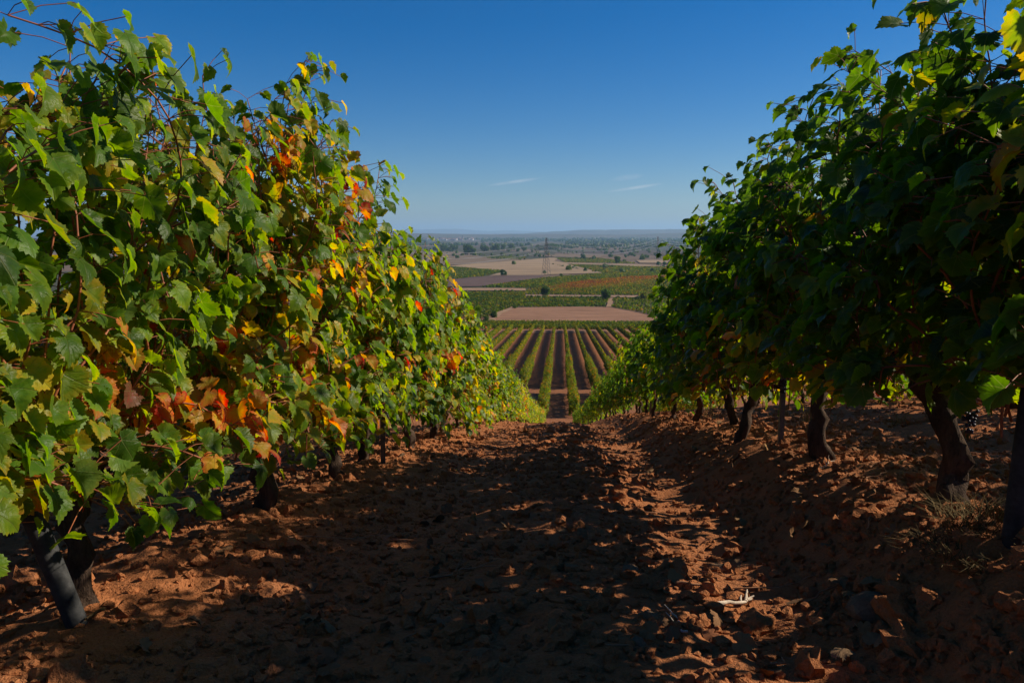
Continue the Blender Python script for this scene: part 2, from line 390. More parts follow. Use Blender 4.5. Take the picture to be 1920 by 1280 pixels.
# ------------------------------------------------------------------ grape leaves and vines
HALF0 = [(.03, -.02), (.09, -.20), (.17, -.29), (.25, -.24), (.33, -.28), (.38, -.19), (.48, -.18), (.48, -.07), (.58, -.01), (.55, .08), (.66, .17), (.55, .20), (.55, .27),
         (.50, .32), (.54, .39), (.53, .47), (.62, .55), (.52, .58), (.55, .68), (.47, .68), (.42, .71), (.36, .68), (.36, .76), (.34, .82), (.23, .84), (.22, .94), (.12, .94), (.08, 1.02)]
HALF1 = [(.03, -.02), (.17, -.29), (.40, -.21), (.64, .16), (.50, .32), (.60, .58), (.37, .69), (.26, .87)]
HALF2 = [(.25, -.25), (.62, .15), (.48, .62)]
def template(half, ring):
    o = np.array(half + [(0, 1.10)] + [(-x, y) for x, y in half[::-1]]); n = len(o); c = np.array([0, .30])
    if ring:
        r = c + (o - c) * .52; P = np.vstack([o, r, c[None]]); F = []
        for i in range(n):
            j = (i + 1) % n
            F += [(i, j, n + j), (i, n + j, n + i), (n + i, n + j, 2 * n)]
        e = np.concatenate([np.ones(n), np.full(n, .35), [0]])
    else:
        P = np.vstack([o, c[None]]); F = [(i, (i + 1) % n, n) for i in range(n)]; e = np.concatenate([np.ones(n), [0]])
    return P, np.array(F), e
TPL = [template(HALF0, True), template(HALF1, False), template(HALF2, False), template([(.5, -.1), (.5, .7)], False)]
def leaves_np(rg, lod, pos, nrm, tip, size, age):
    P, F, e = TPL[lod]; m, k = len(pos), len(P)
    nrm = nrm / np.linalg.norm(nrm, axis=1)[:, None]
    tip = tip - nrm * (tip * nrm).sum(1)[:, None]; tip /= np.linalg.norm(tip, axis=1)[:, None] + 1e-9
    right = np.cross(tip, nrm)
    x = P[None, :, 0] * rg.uniform(.85, 1.12, m)[:, None]; y = np.broadcast_to(P[None, :, 1], (m, k)).copy()
    r2 = x * x + (y - .3) ** 2; th = np.arctan2(x, y - .2)
    fold = rg.normal(.34, .30, m)[:, None]; curl = rg.normal(.30, .26, m)[:, None]; wv = rg.uniform(.03, .16, m)[:, None]; ph = rg.random(m)[:, None] * 6.28
    z = fold * np.abs(x) - curl * r2 + wv * np.sin(5 * th + ph) * r2 - rg.normal(.15, .2, m)[:, None] * np.maximum(y - .3, 0) ** 2
    dr = 1 + rg.normal(0, .04, (m, k)); x = x * dr
    V = pos[:, None] + size[:, None, None] * (x[..., None] * right[:, None] + y[..., None] * tip[:, None] + z[..., None] * nrm[:, None])
    F = (F[None] + (np.arange(m) * k)[:, None, None]).reshape(-1, 3)
    cols = np.ones((m, k, 4)); cols[..., 0] = age[:, None]; cols[..., 1] = e[None]; cols[..., 2] = rg.random(m)[:, None]
    xy = np.zeros((m, k, 3)); xy[..., 0] = P[None, :, 0]; xy[..., 1] = P[None, :, 1]
    return V.reshape(-1, 3), F, cols.reshape(-1, 4), xy.reshape(-1, 3)
SUNV = np.array(sun_dir)

CORD = .52
def vine_shoots(rg, half=.72, height=1.0, nsh=34, step=.066, zmin=.16, wid=.42, tall=()):
    """list of shoots: polyline points in vine space (row along y)"""
    out = []
    for i in range(nsh):
        y0 = rg.uniform(-half, half); p = np.array([rg.normal(0, .05), y0, CORD + rg.normal(0, .06)])
        r = rg.random()
        side = 1 if rg.random() < .5 else -1
        if r < .56: d = np.array([side * rg.uniform(0, .34), rg.normal(0, .22), 1.0]); g = rg.uniform(.004, .028); ln = min(rg.normal(1.27, .09), 1.4) * height * (1.17 if rg.random() < .06 else 1); cling = .08
        elif r < .76: d = np.array([side * rg.uniform(.25, .6), rg.normal(0, .35), 1.0]); g = rg.uniform(.05, .10); ln = rg.uniform(1.0, 1.7); cling = .0
        else: d = np.array([side * rg.uniform(.5, .9), rg.normal(0, .6), .35]); g = rg.uniform(.10, .22); ln = rg.uniform(.45, .95); cling = .0
        pts = [p.copy()]
        for k in range(int(ln / step)):
            d = d / np.linalg.norm(d)
            d = d + np.array([rg.normal(0, .12), rg.normal(0, .12), rg.normal(0, .05) - g * (1 + .08 * k)])
            if cling: d[0] -= p[0] * cling * 3
            p = p + d / np.linalg.norm(d) * step
            p[0] = np.clip(p[0], -wid, wid)
            if p[2] < zmin + .08: break
            pts.append(p.copy())
        out.append(np.array(pts))
    for y0, top, dy, lx in tall:           # long shoots standing above the rest
        n = int((top - CORD) / step); t = np.linspace(0, 1, n)
        out.append(np.stack([.05 * np.sin(t * 5 + y0 * 9) + lx * t ** 2, y0 + dy * t ** 2 + rg.normal(0, .012, n), CORD + (top - CORD) * t], 1))
    return out
def vine_leaves(rg, shoots, lod, autumn=0.0, lat=.75, smin=.050, smax=.100, zmin=.16, fruit=0.0, hot=()):
    pos, nrm, tip, size, age, pet = [], [], [], [], [], []
    for S in shoots:
        sa = max(0, rg.normal(.0, .07)) + (rg.choice([.14, .2, .24, .3]) if rg.random() < .08 else 0)
        n = len(S)
        for k in range(1, n):
            for rep in range(1 + (rg.random() < lat) + (k > .65 * n and rg.random() < .9)):
                s_out = 1 if S[k][0] + rg.normal(0, .09) > 0 else -1
                alt = 1 if (k + rep) % 2 else -1
                pd = np.array([s_out * rg.uniform(.3, 1.0), alt * rg.uniform(.2, 1) + rg.normal(0, .3), rg.uniform(-.2, .6)]); pd /= np.linalg.norm(pd)
                pl = rg.uniform(.04, .10) * (1 + .6 * rep)
                q = S[k] + pd * pl
                if q[2] < zmin or (.50 < q[2] < 1.05 and rg.random() < fruit): continue
                if rg.random() < .2: nn = rg.normal(0, 1, 3)
                else: nn = np.array([s_out * rg.uniform(.35, 1.1), rg.normal(0, .45), rg.uniform(.05, .9)]) + SUNV * .25
                t = np.array([s_out * .25, rg.normal(0, .5), -1 + rg.normal(0, .35)]) + pd * .4
                f = k / n
                pos.append(q); nrm.append(nn); tip.append(t); pet.append((S[k], q))
                size.append(rg.uniform(smin, smax) * (1.0 - .28 * max(0, f - .75) / .25))
                a = .215 + rg.normal(0, .08) + sa + autumn
                if rg.random() < .018: a += rg.uniform(.2, .45)
                if f < .2: a += rg.uniform(0, .16)
                for hy, hz, hr, ha in hot:
                    if (q[1] - hy) ** 2 + (q[2] - hz) ** 2 < (hr * rg.uniform(.6, 1.2)) ** 2: a += ha * rg.uniform(.4, .95)
                if a > .74 and rg.random() < .75: a = rg.uniform(.56, .74)
                age.append(a)
    A = lambda v: np.array(v, float)
    return leaves_np(rg, lod, A(pos), A(nrm), A(tip), A(size), np.clip(A(age), .02, 1)), pet

def trunk_mb(rg, lean=(0, 0), h=.52, r=.055, seg=12, arms=True, half=.7):
    b = MB(); n = 16
    t = np.linspace(0, 1, n); wob = rg.normal(0, .032, (n, 2)).cumsum(0) * .5
    P = np.stack([lean[0] * (1 - t) ** 1.2 + wob[:, 0] - wob[-1, 0], lean[1] * (1 - t) ** 1.2 + wob[:, 1] - wob[-1, 1], -.12 + (h + .12) * t], 1)
    rad = r * (1.0 - .25 * t + .65 * np.exp(-t * 9) + .35 * np.exp(-((t - 1) / .12) ** 2)) * (1 + .10 * rg.standard_normal(n))
    b.tube(P, rad, seg)
    V = b.V[0]; th = np.tile(np.arange(seg) / seg * 6.283, n); zz = np.repeat(t, seg)
    c = np.repeat(P, seg, 0); k = 1 + .22 * np.sin(3 * th + 5 * zz + rg.random() * 6) + .10 * np.sin(5 * th - 7 * zz) + rg.normal(0, .10, len(V))
    b.V[0] = c + (V - c) * k[:, None]
    if arms:
        for s in (-1, 1):
            u = np.linspace(0, 1, 8)
            Q = np.stack([rg.normal(0, .012, 8), s * half * u, h - .03 + .05 * np.sin(u * 2.2) + rg.normal(0, .012, 8)], 1)
            Q[0] = P[-1] - np.array([0, 0, .04])
            b.tube(Q, r * (.62 - .32 * u) * (1 + .12 * rg.standard_normal(8)), max(6, seg - 4))
    return b
def berry_mb(rg, n=46):
    b = MB(); V0, F0 = ico(1)
    for i in range(n):
        t = rg.random() ** .8; rr = .042 * (1 - .75 * t) * math.sqrt(rg.random()); a = rg.random() * 6.283
        b.add(V0 * .0085 * rg.uniform(.85, 1.1) + np.array([rr * math.cos(a), rr * math.sin(a), -.02 - .13 * t]), F0)
    b.tube([(0, 0, .03), (0, 0, -.03)], .003, 5, mi=0)
    return b
berry_me = [berry_mb(np.random.default_rng(70 + i)).build('grape_bunch') for i in range(3)]
for m_ in berry_me: m_.materials.append(M['berry'])

def make_vine(seed, lod, lean=(0, 0), r=.040, grapes=0, height=1.0, nsh=36, autumn=0.0, lat=.8, zmin=.16, wid=.42, fruit=0.0, hot=(), ls=1.0, tall=()):
    rg = np.random.default_rng(seed)
    root = empty('grapevine')
    tb = trunk_mb(rg, lean, r=r, seg=14 if lod == 0 else 8)
    link('trunk', tb.build('trunk'), M['bark'], root)
    S = vine_shoots(rg, height=height, nsh=nsh, zmin=zmin, wid=wid, tall=tall)
    (V, F, c, xy), pet = vine_leaves(rg, S, lod, autumn, lat, smin=.050 * ls, smax=.100 * ls, zmin=zmin, fruit=fruit, hot=hot)
    link('foliage', mesh('foliage', V, F, c, xy if lod == 0 else None), M['leaf'] if lod == 0 else M['leaf_far'], root)
    if lod <= 1:
        cb = MB()
        for s in S:
            if len(s) > 2: cb.tube(s, np.linspace(.0052, .0022, len(s)), 6 if lod == 0 else 4, cap=False)
        if lod == 0:
            for a, b in pet: cb.tube([a, (a + b) / 2 + [0, 0, .008], b], .0014, 4, cap=False)
        link('canes', cb.build('canes'), M['cane'], root)
    for i in range(grapes):
        o = link('grape_bunch', berry_me[i % 3], (), root)
        o.location = (rg.choice([-1, 1]) * rg.uniform(.05, .16), rg.uniform(-.5, .5), rg.uniform(.44, .58)); o.rotation_euler = (0, 0, rg.random() * 6)
    return root
def place(o, x, y, rz=0.0, s=1.0, autumn=0.0):
    o.location = (x, y, float(G0(x, y)) + .01); o.rotation_euler = (0, 0, rz); o.scale = (s, s, s)
    for ch in o.children: ch['autumn'] = float(autumn)
    return o

# nearest vines, each grown on its own
LEFT = [(.75, 'grapevine at the left border, its lowest big leaves hanging over the leaning dark post', dict(height=.98, nsh=62, wid=.36, zmin=.24, ls=.80, lat=.95), .025),
        (2.35, 'dense green grapevine on the left with trunk beside the leaning dark post', dict(height=1.0, grapes=1, lean=(.05, 0), nsh=64, lat=.95, wid=.38, zmin=.36, ls=.82, hot=[(0, .8, .14, .36), (.35, .62, .12, .4), (.1, 1.5, .12, .2)]), .025),
        (3.8, 'grapevine on the left with thick bare trunk standing in sunlit red clods and golden leaves', dict(grapes=1, height=1.17, tall=[(-.15, 2.12, .1, .25), (-.02, 2.25, .12, .32), (-.3, 2.02, .05, .2), (.05, 2.18, .05, .34), (.15, 2.1, .1, .25), (-.6, 1.95, 0, .1)], r=.05, nsh=60, lat=.95, zmin=.36, ls=.84, hot=[(-.58, .98, .20, .34), (-.5, .70, .12, .36), (.25, 1.48, .18, .42), (.45, 1.2, .15, .42), (.3, .75, .14, .30), (-.1, 1.2, .12, .3), (-.35, 1.95, .22, .26), (0, 1.7, .2, .16)]), .03),
        (5.05, 'grapevine on the left with tall shoots of orange tipped leaves against the sky', dict(height=1.0, tall=[(-.05, 2.22, 0, .06), (.1, 2.15, .1, .1), (0, 2.05, .1, .14), (.3, 1.95, .1, .1)], grapes=1, nsh=52, lat=.9, zmin=.42, ls=.9, hot=[(-.6, 1.45, .15, .42), (-.2, 1.3, .12, .4), (.2, .8, .15, .34)]), .04),
        (6.3, 'green grapevine on the left, its curved trunk next to a thin dark stake', dict(grapes=1, lean=(-.08, -.1), nsh=50, zmin=.33, ls=.92), .0),
        (7.6, 'grapevine on the left with red and orange leaf cluster, low beside the lane', dict(height=1.08, nsh=46, zmin=.14, ls=.94, hot=[(.1, .95, .28, .42), (-.4, .8, .15, .36)]), .03),
        (8.9, 'green grapevine on the left before the row dips, one tall shoot above the horizon', dict(height=1.0, zmin=.14, tall=[(-.4, 2.3, .05, 0), (-.3, 2.2, .1, .05), (-.45, 2.15, 0, .08)]), .0)]
RIGHT = [(.5, 'dark grapevine at the right border towering to the top of the picture', dict(height=.95, nsh=56, wid=.34, zmin=.4, fruit=.25, ls=.9), -.12),
         (1.85, 'tall shaded grapevine at right beside the leaning corner post and dry grass', dict(height=.89, nsh=68, wid=.34, lat=1.0, zmin=.42, fruit=.25, ls=.9), -.12),
         (3.15, 'shaded grapevine on the right with thick slanting trunk and a dark grape bunch', dict(r=.052, lean=(.10, -.12), height=.92, grapes=2, nsh=74, wid=.35, lat=1.0, zmin=.42, fruit=.4, ls=.9), -.12),
         (4.5, 'shaded grapevine on the right whose trunk stands just behind the steel stake', dict(r=.047, lean=(.06, -.05), height=1.05, grapes=1, nsh=72, wid=.38, lat=1.0, zmin=.42, fruit=.45, ls=.9, hot=[(.5, .72, .12, .5)]), -.10),
         (5.9, 'shaded grapevine on the right with thin dark trunk between red leaves and bright yellow leaves', dict(r=.036, grapes=1, nsh=60, lat=.95, zmin=.34, fruit=.45, hot=[(-.7, .72, .13, .5), (-.3, .5, .15, .3)]), -.06),
         (7.25, 'grapevine on the right with sunlit yellow lower leaves on the bank', dict(height=.94, nsh=48, zmin=.34, fruit=.5, hot=[(-.3, 1.6, .14, .34), (0, .5, .2, .25)]), -.05),
         (8.6, 'grapevine on the right where the dark leaf wall steps down towards the valley', dict(height=.82, nsh=42, zmin=.3, fruit=.4, wid=.30), -.05)]
n_vines = 0
for (y, lab, kw, au) in LEFT:
    o = make_vine(100 + int(y * 10), 0 if y < 8 else 1, **kw)
    tag(place(o, LX, y, 0, 1.0, au), lab, 'grapevine', 'vines of the left row'); n_vines += 1
for (y, lab, kw, au) in RIGHT:
    o = make_vine(300 + int(y * 10), 0 if y < 8 else 1, **kw)
    tag(place(o, RX, y, 0, 1.0, au), lab, 'grapevine', 'vines of the right row'); n_vines += 1

rnd = random.Random(3)
def protos(lod, k, seed, **kw):
    return [make_vine(seed + i, lod, **kw) for i in range(k)]
used = set()
def put(pl, x, y, lab, grp, au=0.0, s=None):
    global n_vines
    fresh = [p for p in pl if id(p) not in used]
    src = fresh[0] if fresh else rnd.choice(pl)
    o = src if id(src) not in used else copy_tree(src)
    used.add(id(src)); n_vines += 1
    place(o, x + rnd.uniform(-.05, .05), y + rnd.uniform(-.08, .08), rnd.choice((0, math.pi)), s or rnd.uniform(.92, 1.08), au + rnd.uniform(-.04, .05))
    return tag(o, lab, 'grapevine', grp)
mid = protos(1, 6, 500, r=.034, wid=.38, zmin=.12)
mid_r = protos(1, 4, 560, r=.036, zmin=.30, wid=.36)
y = 10.2
while y < 22:
    put(mid, LX, y, 'grapevine of the left row between the lane crest and the distant stakes, leaves turning yellow', 'vines of the left row', .03, float(np.interp(y, [10, 15, 21], [.95, .80, .74])))
    put(mid_r, RX, y, 'grapevine of the right row near the lane crest with shaded green leaves', 'vines of the right row', -.04, float(np.interp(y, [9, 12, 21], [.86, .76, .63]))); y += 1.35
far = protos(2, 6, 600, nsh=30, r=.034, wid=.36)
while y < 67:
    put(far, LX, y, 'small yellowish grapevine of the left row running down the slope past the crest', 'vines of the left row', .09, rnd.uniform(.68, .78))
    put(far, RX, y, 'small green grapevine of the right row running down the slope past the crest', 'vines of the right row', .0, rnd.uniform(.58, .68)); y += 1.35
y = 1.2
while y < 20:
    if y > 2: put(mid, RX + SP, y, 'grapevine of the row behind the right row, seen through gaps with sunlit leaves', 'vines of the second row on the right', .12, .92)
    if y > 4: put(mid, RX + 2 * SP, y, 'grapevine of the third row on the right, seen under the canopy', 'vines of the third row on the right', .06)
    put(mid, LX - SP, y, 'grapevine of the row behind the left row, seen through leaf gaps', 'vines of the second row on the left', .04); y += 1.35
while y < 66:
    if y < 40:
        put(far, RX + SP, y, 'grapevine of the row behind the right row, farther down the slope', 'vines of the second row on the right', .05, .72)
    y += 1.35

# valley vineyard: individuals while there are fewer than 300, the rest one mass
vall = []
for k in range(-9, 10):
    x = (LX + RX) / 2 + SP * (k + .5)
    yy = 74.0
    while yy < 221:
        if not (93.5 < yy < 97.5): vall.append((yy, x))
        yy += 1.4
vall.sort()
VA = np.array(vall); pxx, pyy = project(np.stack([VA[:, 1], VA[:, 0], prof(VA[:, 0]) + .8], 1))
lim_l = np.interp(pyy, [600, 680, 720, 800], [905, 925, 985, 1030]); lim_r = np.interp(pyy, [600, 700, 800], [1215, 1165, 1085])
seen = (pxx > lim_l) & (pxx < lim_r)
VA = VA[seen]
valley = protos(2, 6, 700, nsh=34, lat=.9, height=.95, r=.034, wid=.24)
for o in valley:
    for ch in o.children:
        if ch.name.startswith('foliage'): ch.data.materials[0] = M['leaf_valley']
nin = max(0, 298 - n_vines)
for (yy, x) in VA[:nin]:
    put(valley, x, yy, 'low grapevine in the striped valley vineyard below the slope', 'vines of the valley vineyard', .05, rnd.uniform(1.08, 1.26))
rest = VA[nin:]
rg = np.random.default_rng(8)
def vine_mass(pts, name, label, size=(.12, .2), nleaf=70, dims=(.30, .62, 1.0), z0=.35, age=(.22, .1), lod=3, mat=None):
    n = len(pts); m = n * nleaf
    th = rg.normal(0, 1, (m, 3)); th /= np.linalg.norm(th, axis=1)[:, None]; rr = rg.random(m) ** .4
    loc = th * rr[:, None] * np.array([dims[0], dims[1], dims[2] / 2]); loc[:, 2] += z0 + dims[2] / 2
    base = np.repeat(np.stack([pts[:, 0], pts[:, 1], prof(pts[:, 1])], 1), nleaf, 0)
    nr = th + rg.normal(0, .5, (m, 3)) + np.array([0, 0, .4]); tp = rg.normal(0, .5, (m, 3)) + np.array([0, 0, -1])
    ag = rg.normal(age[0], age[1], m) + np.repeat(rg.normal(0, .06, n), nleaf) + (np.repeat(pts[:, 2], nleaf) if pts.shape[1] > 2 else 0)
    V, F, c, xy = leaves_np(rg, lod, base + loc, nr, tp, rg.uniform(*size, m), np.clip(ag + .07, .02, 1))
    return tag(link(name, mesh(name, V, F, c), mat or M['field_leaf']), label=label, kind='stuff')
if len(rest):
    vine_mass(np.stack([rest[:, 1], rest[:, 0]], 1), 'valley_vine_rows', 'far ends of the green vine rows striping the valley vineyard', size=(.15, .24), nleaf=240, dims=(.30, .74, 1.5), z0=.34, age=(.29, .1), mat=M['leaf_valley'])

# ------------------------------------------------------------------ stakes, wires
def stake(x, y, h, lab, lean=(0, 0), kind='steel'):
    z = float(G0(x, y)); b = MB()
    n = 12; t = np.linspace(-.25, h, n)
    if kind == 'steel':      # open C profile: web and two flanges
        for cx, cy, dx, dy in ((0, 0, .003, .036), (.014, .0175, .028, .003), (.014, -.0175, .028, .003)):
            q = np.array([[cx - dx / 2, cy - dy / 2], [cx + dx / 2, cy - dy / 2], [cx + dx / 2, cy + dy / 2], [cx - dx / 2, cy + dy / 2]])
            V = np.array([[p[0] + lean[0] * zz, p[1] + lean[1] * zz, zz] for zz in (t[0], t[-1]) for p in q])
            b.add(V, [[0, 1, 5, 4], [1, 2, 6, 5], [2, 3, 7, 6], [3, 0, 4, 7], [4, 5, 6, 7], [3, 2, 1, 0]])
        for zz in np.arange(.3, h - .05, .1):
            b.box((lean[0] * zz + .030, lean[1] * zz + .0175, zz), (.006, .005, .02))
        me = b.build('vineyard_stake', smooth=False); mt = M['steel']
    else:
        b.tube(np.stack([lean[0] * t, lean[1] * t, t], 1), np.full(n, .032), 14); me = b.build('vineyard_post'); mt = M['pipe']
    o = link('vineyard_stake' if kind == 'steel' else 'vineyard_post', me, mt, loc=(x, y, z))
    return tag(o, lab, 'post', 'vineyard posts')
stake(1.42, 5.12, 1.55, 'straight steel stake on the right bank beside the dark trunks')
stake(-1.40, 6.05, 1.5, 'thin dark stake beside the curved trunk in the left row')
stake(-1.40, 12.9, 1.45, 'small dark stake at the foot of the left row near the crest')
stake(1.45, 12.6, 1.45, 'small stake hidden among leaves of the right row near the crest')
stake(1.405, 2.45, 1.35, 'dark round post at the right border behind dry grass', (.05, .02), 'pipe')
stake(-1.46, 2.22, .85, 'dark round post at lower left leaning away under big leaves', (-.28, -.06), 'pipe')
stake(RX + SP, 6.2, 1.5, 'short dark stake behind the right row on lit terrace soil')
for x, nm in ((LX, 'left'), (RX, 'right')):
    for hz, ht in ((.66, 'lower'), (1.05, 'middle'), (1.42, 'upper')):
        yy = np.concatenate([np.linspace(-.5, 30, 40), np.linspace(32, 66, 16)]); b = MB()
        b.tube(np.stack([np.full_like(yy, x + .03), yy, G0(x, yy) + hz], 1), .0014, 4, cap=False)
        tag(link('trellis_wire', b.build('trellis_wire'), M['wire']), f'{ht} thin wire strung along the {nm} vine row', 'wire', 'trellis wires')

# ------------------------------------------------------------------ litter on the lane
def near_at(px, py):
    d = px_ray(px, py); lo, hi = .5, 60.0
    for y in np.linspace(.8, 60, 3000):
        p = d * (y / d.y)
        if CAMZ + p.z <= float(G0(p.x, p.y)): return p.x, p.y
    return p.x, p.y
def rock_thing(name, px, py, s, lab, mat, seed, cat='stone', flat=.5, grp=None):
    rgk = np.random.default_rng(seed); V, F = ico(2)
    n = sum(a * np.sin(V @ rgk.normal(0, f, 3) + rgk.random() * 6) for a, f in ((.20, 2), (.16, 3.5), (.10, 7), (.05, 16)))
    V = V * (1 + n)[:, None] * np.array([1, .75, flat]) * s
    x, y = near_at(px, py); me = mesh(name, V, F, smooth=False)
    o = link(name, me, mat, loc=(x, y, float(G(x, y)) + s * .2)); o.rotation_euler = (0, 0, rgk.random() * 6); tag(o, lab, cat, grp)
rock_thing('stone', 1637, 1150, .085, 'large pale stone lying in shade at lower right', M['stone'], 1)
rock_thing('stone', 1345, 1050, .045, 'pale angular stone on the edge of the sunlit strip', M['stone'], 2)
rock_thing('stone', 1195, 1225, .034, 'pale stone at the bottom edge left of the sunlit strip', M['stone'], 3)
rock_thing('stone', 1215, 1175, .028, 'grey stone beside the dry forked twig on the lane', M['stone'], 4)
rock_thing('earth_clod', 1000, 1035, .045, 'rounded reddish clod in the middle of the lane', M['soil'], 5, 'clod')
rock_thing('earth_clod', 385, 1250, .06, 'big clod at the bottom edge on the left', M['soil'], 6, 'clod')
rock_thing('earth_clod', 305, 940, .035, 'reddish clod in the sunlit soil left of the thick trunk', M['soil'], 7, 'clod')
def stick(px, py, ln, ang, lab, mat, seed, r=.004, name='dry_twig', fork=True, grp=None):
    rgk = np.random.default_rng(seed); x, y = near_at(px, py); b = MB()
    n = 9; t = np.linspace(-.5, .5, n); q = np.stack([t * ln * math.cos(ang), t * ln * math.sin(ang)], 1) + rgk.normal(0, .05, (n, 2)).cumsum(0) * ln
    def lay(q, r, lift):
        z = G(x + q[:, 0], y + q[:, 1]) - float(G(x, y)) + lift + r; z = np.convolve(np.pad(z, 2, 'edge'), np.ones(5) / 5, 'valid') + .006
        return np.stack([q[:, 0], q[:, 1], z], 1)
    P = lay(q, r, .004); b.tube(P, np.linspace(r, r * .5, n), 6)
    if fork:
        for k in (5, 6, 7, 7) if name == 'bleached_root' else (3, 6):
            a2 = ang + rgk.choice([-1, 1]) * (rgk.uniform(.15, .6) if name == 'bleached_root' else rgk.uniform(.4, .9)); u = np.linspace(0, rgk.uniform(.12, .4) * ln, 5)[:, None] * np.array([[math.cos(a2), math.sin(a2)]])
            b.tube(np.concatenate([P[k][None] + np.c_[u, np.linspace(0, .03, 5) * rgk.random()] + rgk.normal(0, .012, (5, 3)).cumsum(0) * ln]), np.linspace(r * .7, r * .3, 5), 5)
    o = link(name, b.build(name), mat, loc=(x, y, float(G(x, y)))); tag(o, lab, 'twig' if name == 'dry_twig' else 'root', grp)
stick(1365, 1125, .17, .9, 'bleached white root with ragged end on the sunlit strip', M['driftwood'], 11, .009, 'bleached_root')
stick(1300, 1110, .12, -.15, 'short reddish twig left of the white root', M['twig'], 12, .006, fork=False)
stick(1430, 1087, .30, .02, 'long thin twig lying across the sunlit strip above the white root', M['twig'], 13, .003, fork=False)
stick(1265, 1185, .14, 1.9, 'pale forked twig standing out below the white root', M['driftwood'], 14, .004)
stick(880, 1075, .26, .35, 'reddish twig in shade in the middle of the lane', M['twig'], 15, .004)
stick(650, 1015, .5, .25, 'long thin twig in front of the thick left trunk', M['twig'], 16, .003)
stick(1480, 1235, .15, .35, 'short twig in the lowest sunlit patch', M['twig'], 17, .004, fork=False)
stick(1545, 885, .15, 1.0, 'grey twig on the shaded right bank', M['driftwood'], 18, .003)
TG = 'dry prunings scattered over the lane'
rgx = np.random.default_rng(21)
for i in range(34):
    stick(rgx.uniform(350, 1650), 860 + 400 * rgx.random() ** 1.3, rgx.uniform(.08, .28), rgx.uniform(-.6, 1.2), 'thin dry vine pruning lying among the clods of the lane', M['twig'], 200 + i, rgx.uniform(.0018, .0035), grp=TG, fork=rgx.random() < .4)
# fallen leaves
fl = []
for i in range(5):
    rgk = np.random.default_rng(40 + i); V, F, c, xy = leaves_np(rgk, 0, np.zeros((1, 3)), np.array([[0.2, .1, 1.0]]), np.array([[0, 1.0, 0]]), np.array([1.0]), np.array([1.0]))
    P = V.copy(); P[:, 2] += .35 * np.sin(P[:, 0] * 3 + i) * np.abs(P[:, 0]) + .25 * np.maximum(P[:, 1] - .3, 0) ** 2; P[:, 2] -= P[:, 2].min() - .05
    me = mesh('fallen_leaf', P, F); me.materials.append(M['dry']); fl.append(me)
def fleaf(x, y, s, lab, grp=None):
    o = link('fallen_leaf', rnd.choice(fl), ()); o.location = (x, y, float(G(x, y)) + .012); o.scale = (s, s, s)
    o.rotation_euler = (rnd.uniform(-.8, .8), rnd.uniform(-.8, .8), rnd.random() * 6.28); tag(o, lab, 'leaf', grp)
for px, py, s, lab in ((820, 330 + 640, .06, 'curled leaf on clods of the lane in front of the left row'), (545, 1040, .06, 'fallen leaf in the shade before the thick left trunk'),
                       (1390, 877, .07, 'large curled fallen leaf right of the sunlit strip, upper one of two'), (1290, 880, .05, 'fallen leaf on the upper sunlit strip beside the wheel track'), (415, 965, .055, 'crumpled leaf lying beside the thick left trunk')):
    x, y = near_at(px, py); fleaf(x, y, s, lab)
for i in range(105):
    px, py = rnd.uniform(250, 1700), 840 + 430 * rnd.random() ** 1.1
    x, y = near_at(px, py); fleaf(x, y, rnd.uniform(.028, .058), 'crumpled dry vine leaf lying among the clods', 'dry leaves scattered over the lane')
for i in range(70):
    x, y = (LX if i % 2 else RX) + rnd.gauss(0, .35), rnd.uniform(2.2, 12)
    fleaf(x, y, rnd.uniform(.03, .06), 'crumpled dry vine leaf lying under the vine row', 'dry leaves under the vine rows')
# dry grass and weeds
def tuft(x, y, h, n, lab, mat, seed, spread=.12, name='dry_grass_tuft', grp=None, spiky=1.0):
    rgk = np.random.default_rng(seed); V = []; F = []
    for i in range(n):
        a = rgk.random() * 6.283; r0 = spread * .8 * math.sqrt(rgk.random()); hh = h * rgk.uniform(.5, 1); out = spread * rgk.uniform(-.25, .7) * spiky; wd = rgk.uniform(.0016, .0035)
        c, s = math.cos(a), math.sin(a); k = len(V); tw = rgk.normal(0, 1.0)
        for t in (0, .5, 1):
            c, s = math.cos(a + tw * t * .5), math.sin(a + tw * t * .5); rr = r0 + out * t * t; z = hh * (t - .25 * t * t * spiky); ww = wd * (1 - t * .9)
            V += [(c * rr - s * ww, s * rr + c * ww, z - .01), (c * rr + s * ww, s * rr - c * ww, z - .01)]
        F += [(k, k + 1, k + 3, k + 2), (k + 2, k + 3, k + 5, k + 4)]
    o = link(name, mesh(name, V, F), mat, loc=(x, y, float(G(x, y)))); tag(o, lab, 'grass tuft', grp)
tuft(1.50, 2.95, .08, 110, 'dry spiky grass tuft at the foot of the thick slanting trunk', M['straw'], 1, .08)
tuft(1.42, 2.62, .09, 420, 'shaded matted grass tuft on the right bank beside the dark border post', M['dullgrass'], 2, .2)
tuft(1.28, 2.45, .07, 320, 'low shaded dry grass in the lower right corner of the bank', M['dullgrass'], 3, .2)
for i in range(26):
    y = 5 + i * .62; xx = (LX - .5 - rnd.random() * 1.2) if i % 2 else (RX + .3 + rnd.random() * 1.3)
    tuft(xx, y, rnd.uniform(.12, .28), 45, 'dry yellowish weed tuft under the vines', M['weed'], 30 + i, .12, 'weed_tuft', 'weed tufts under the vines', .6)

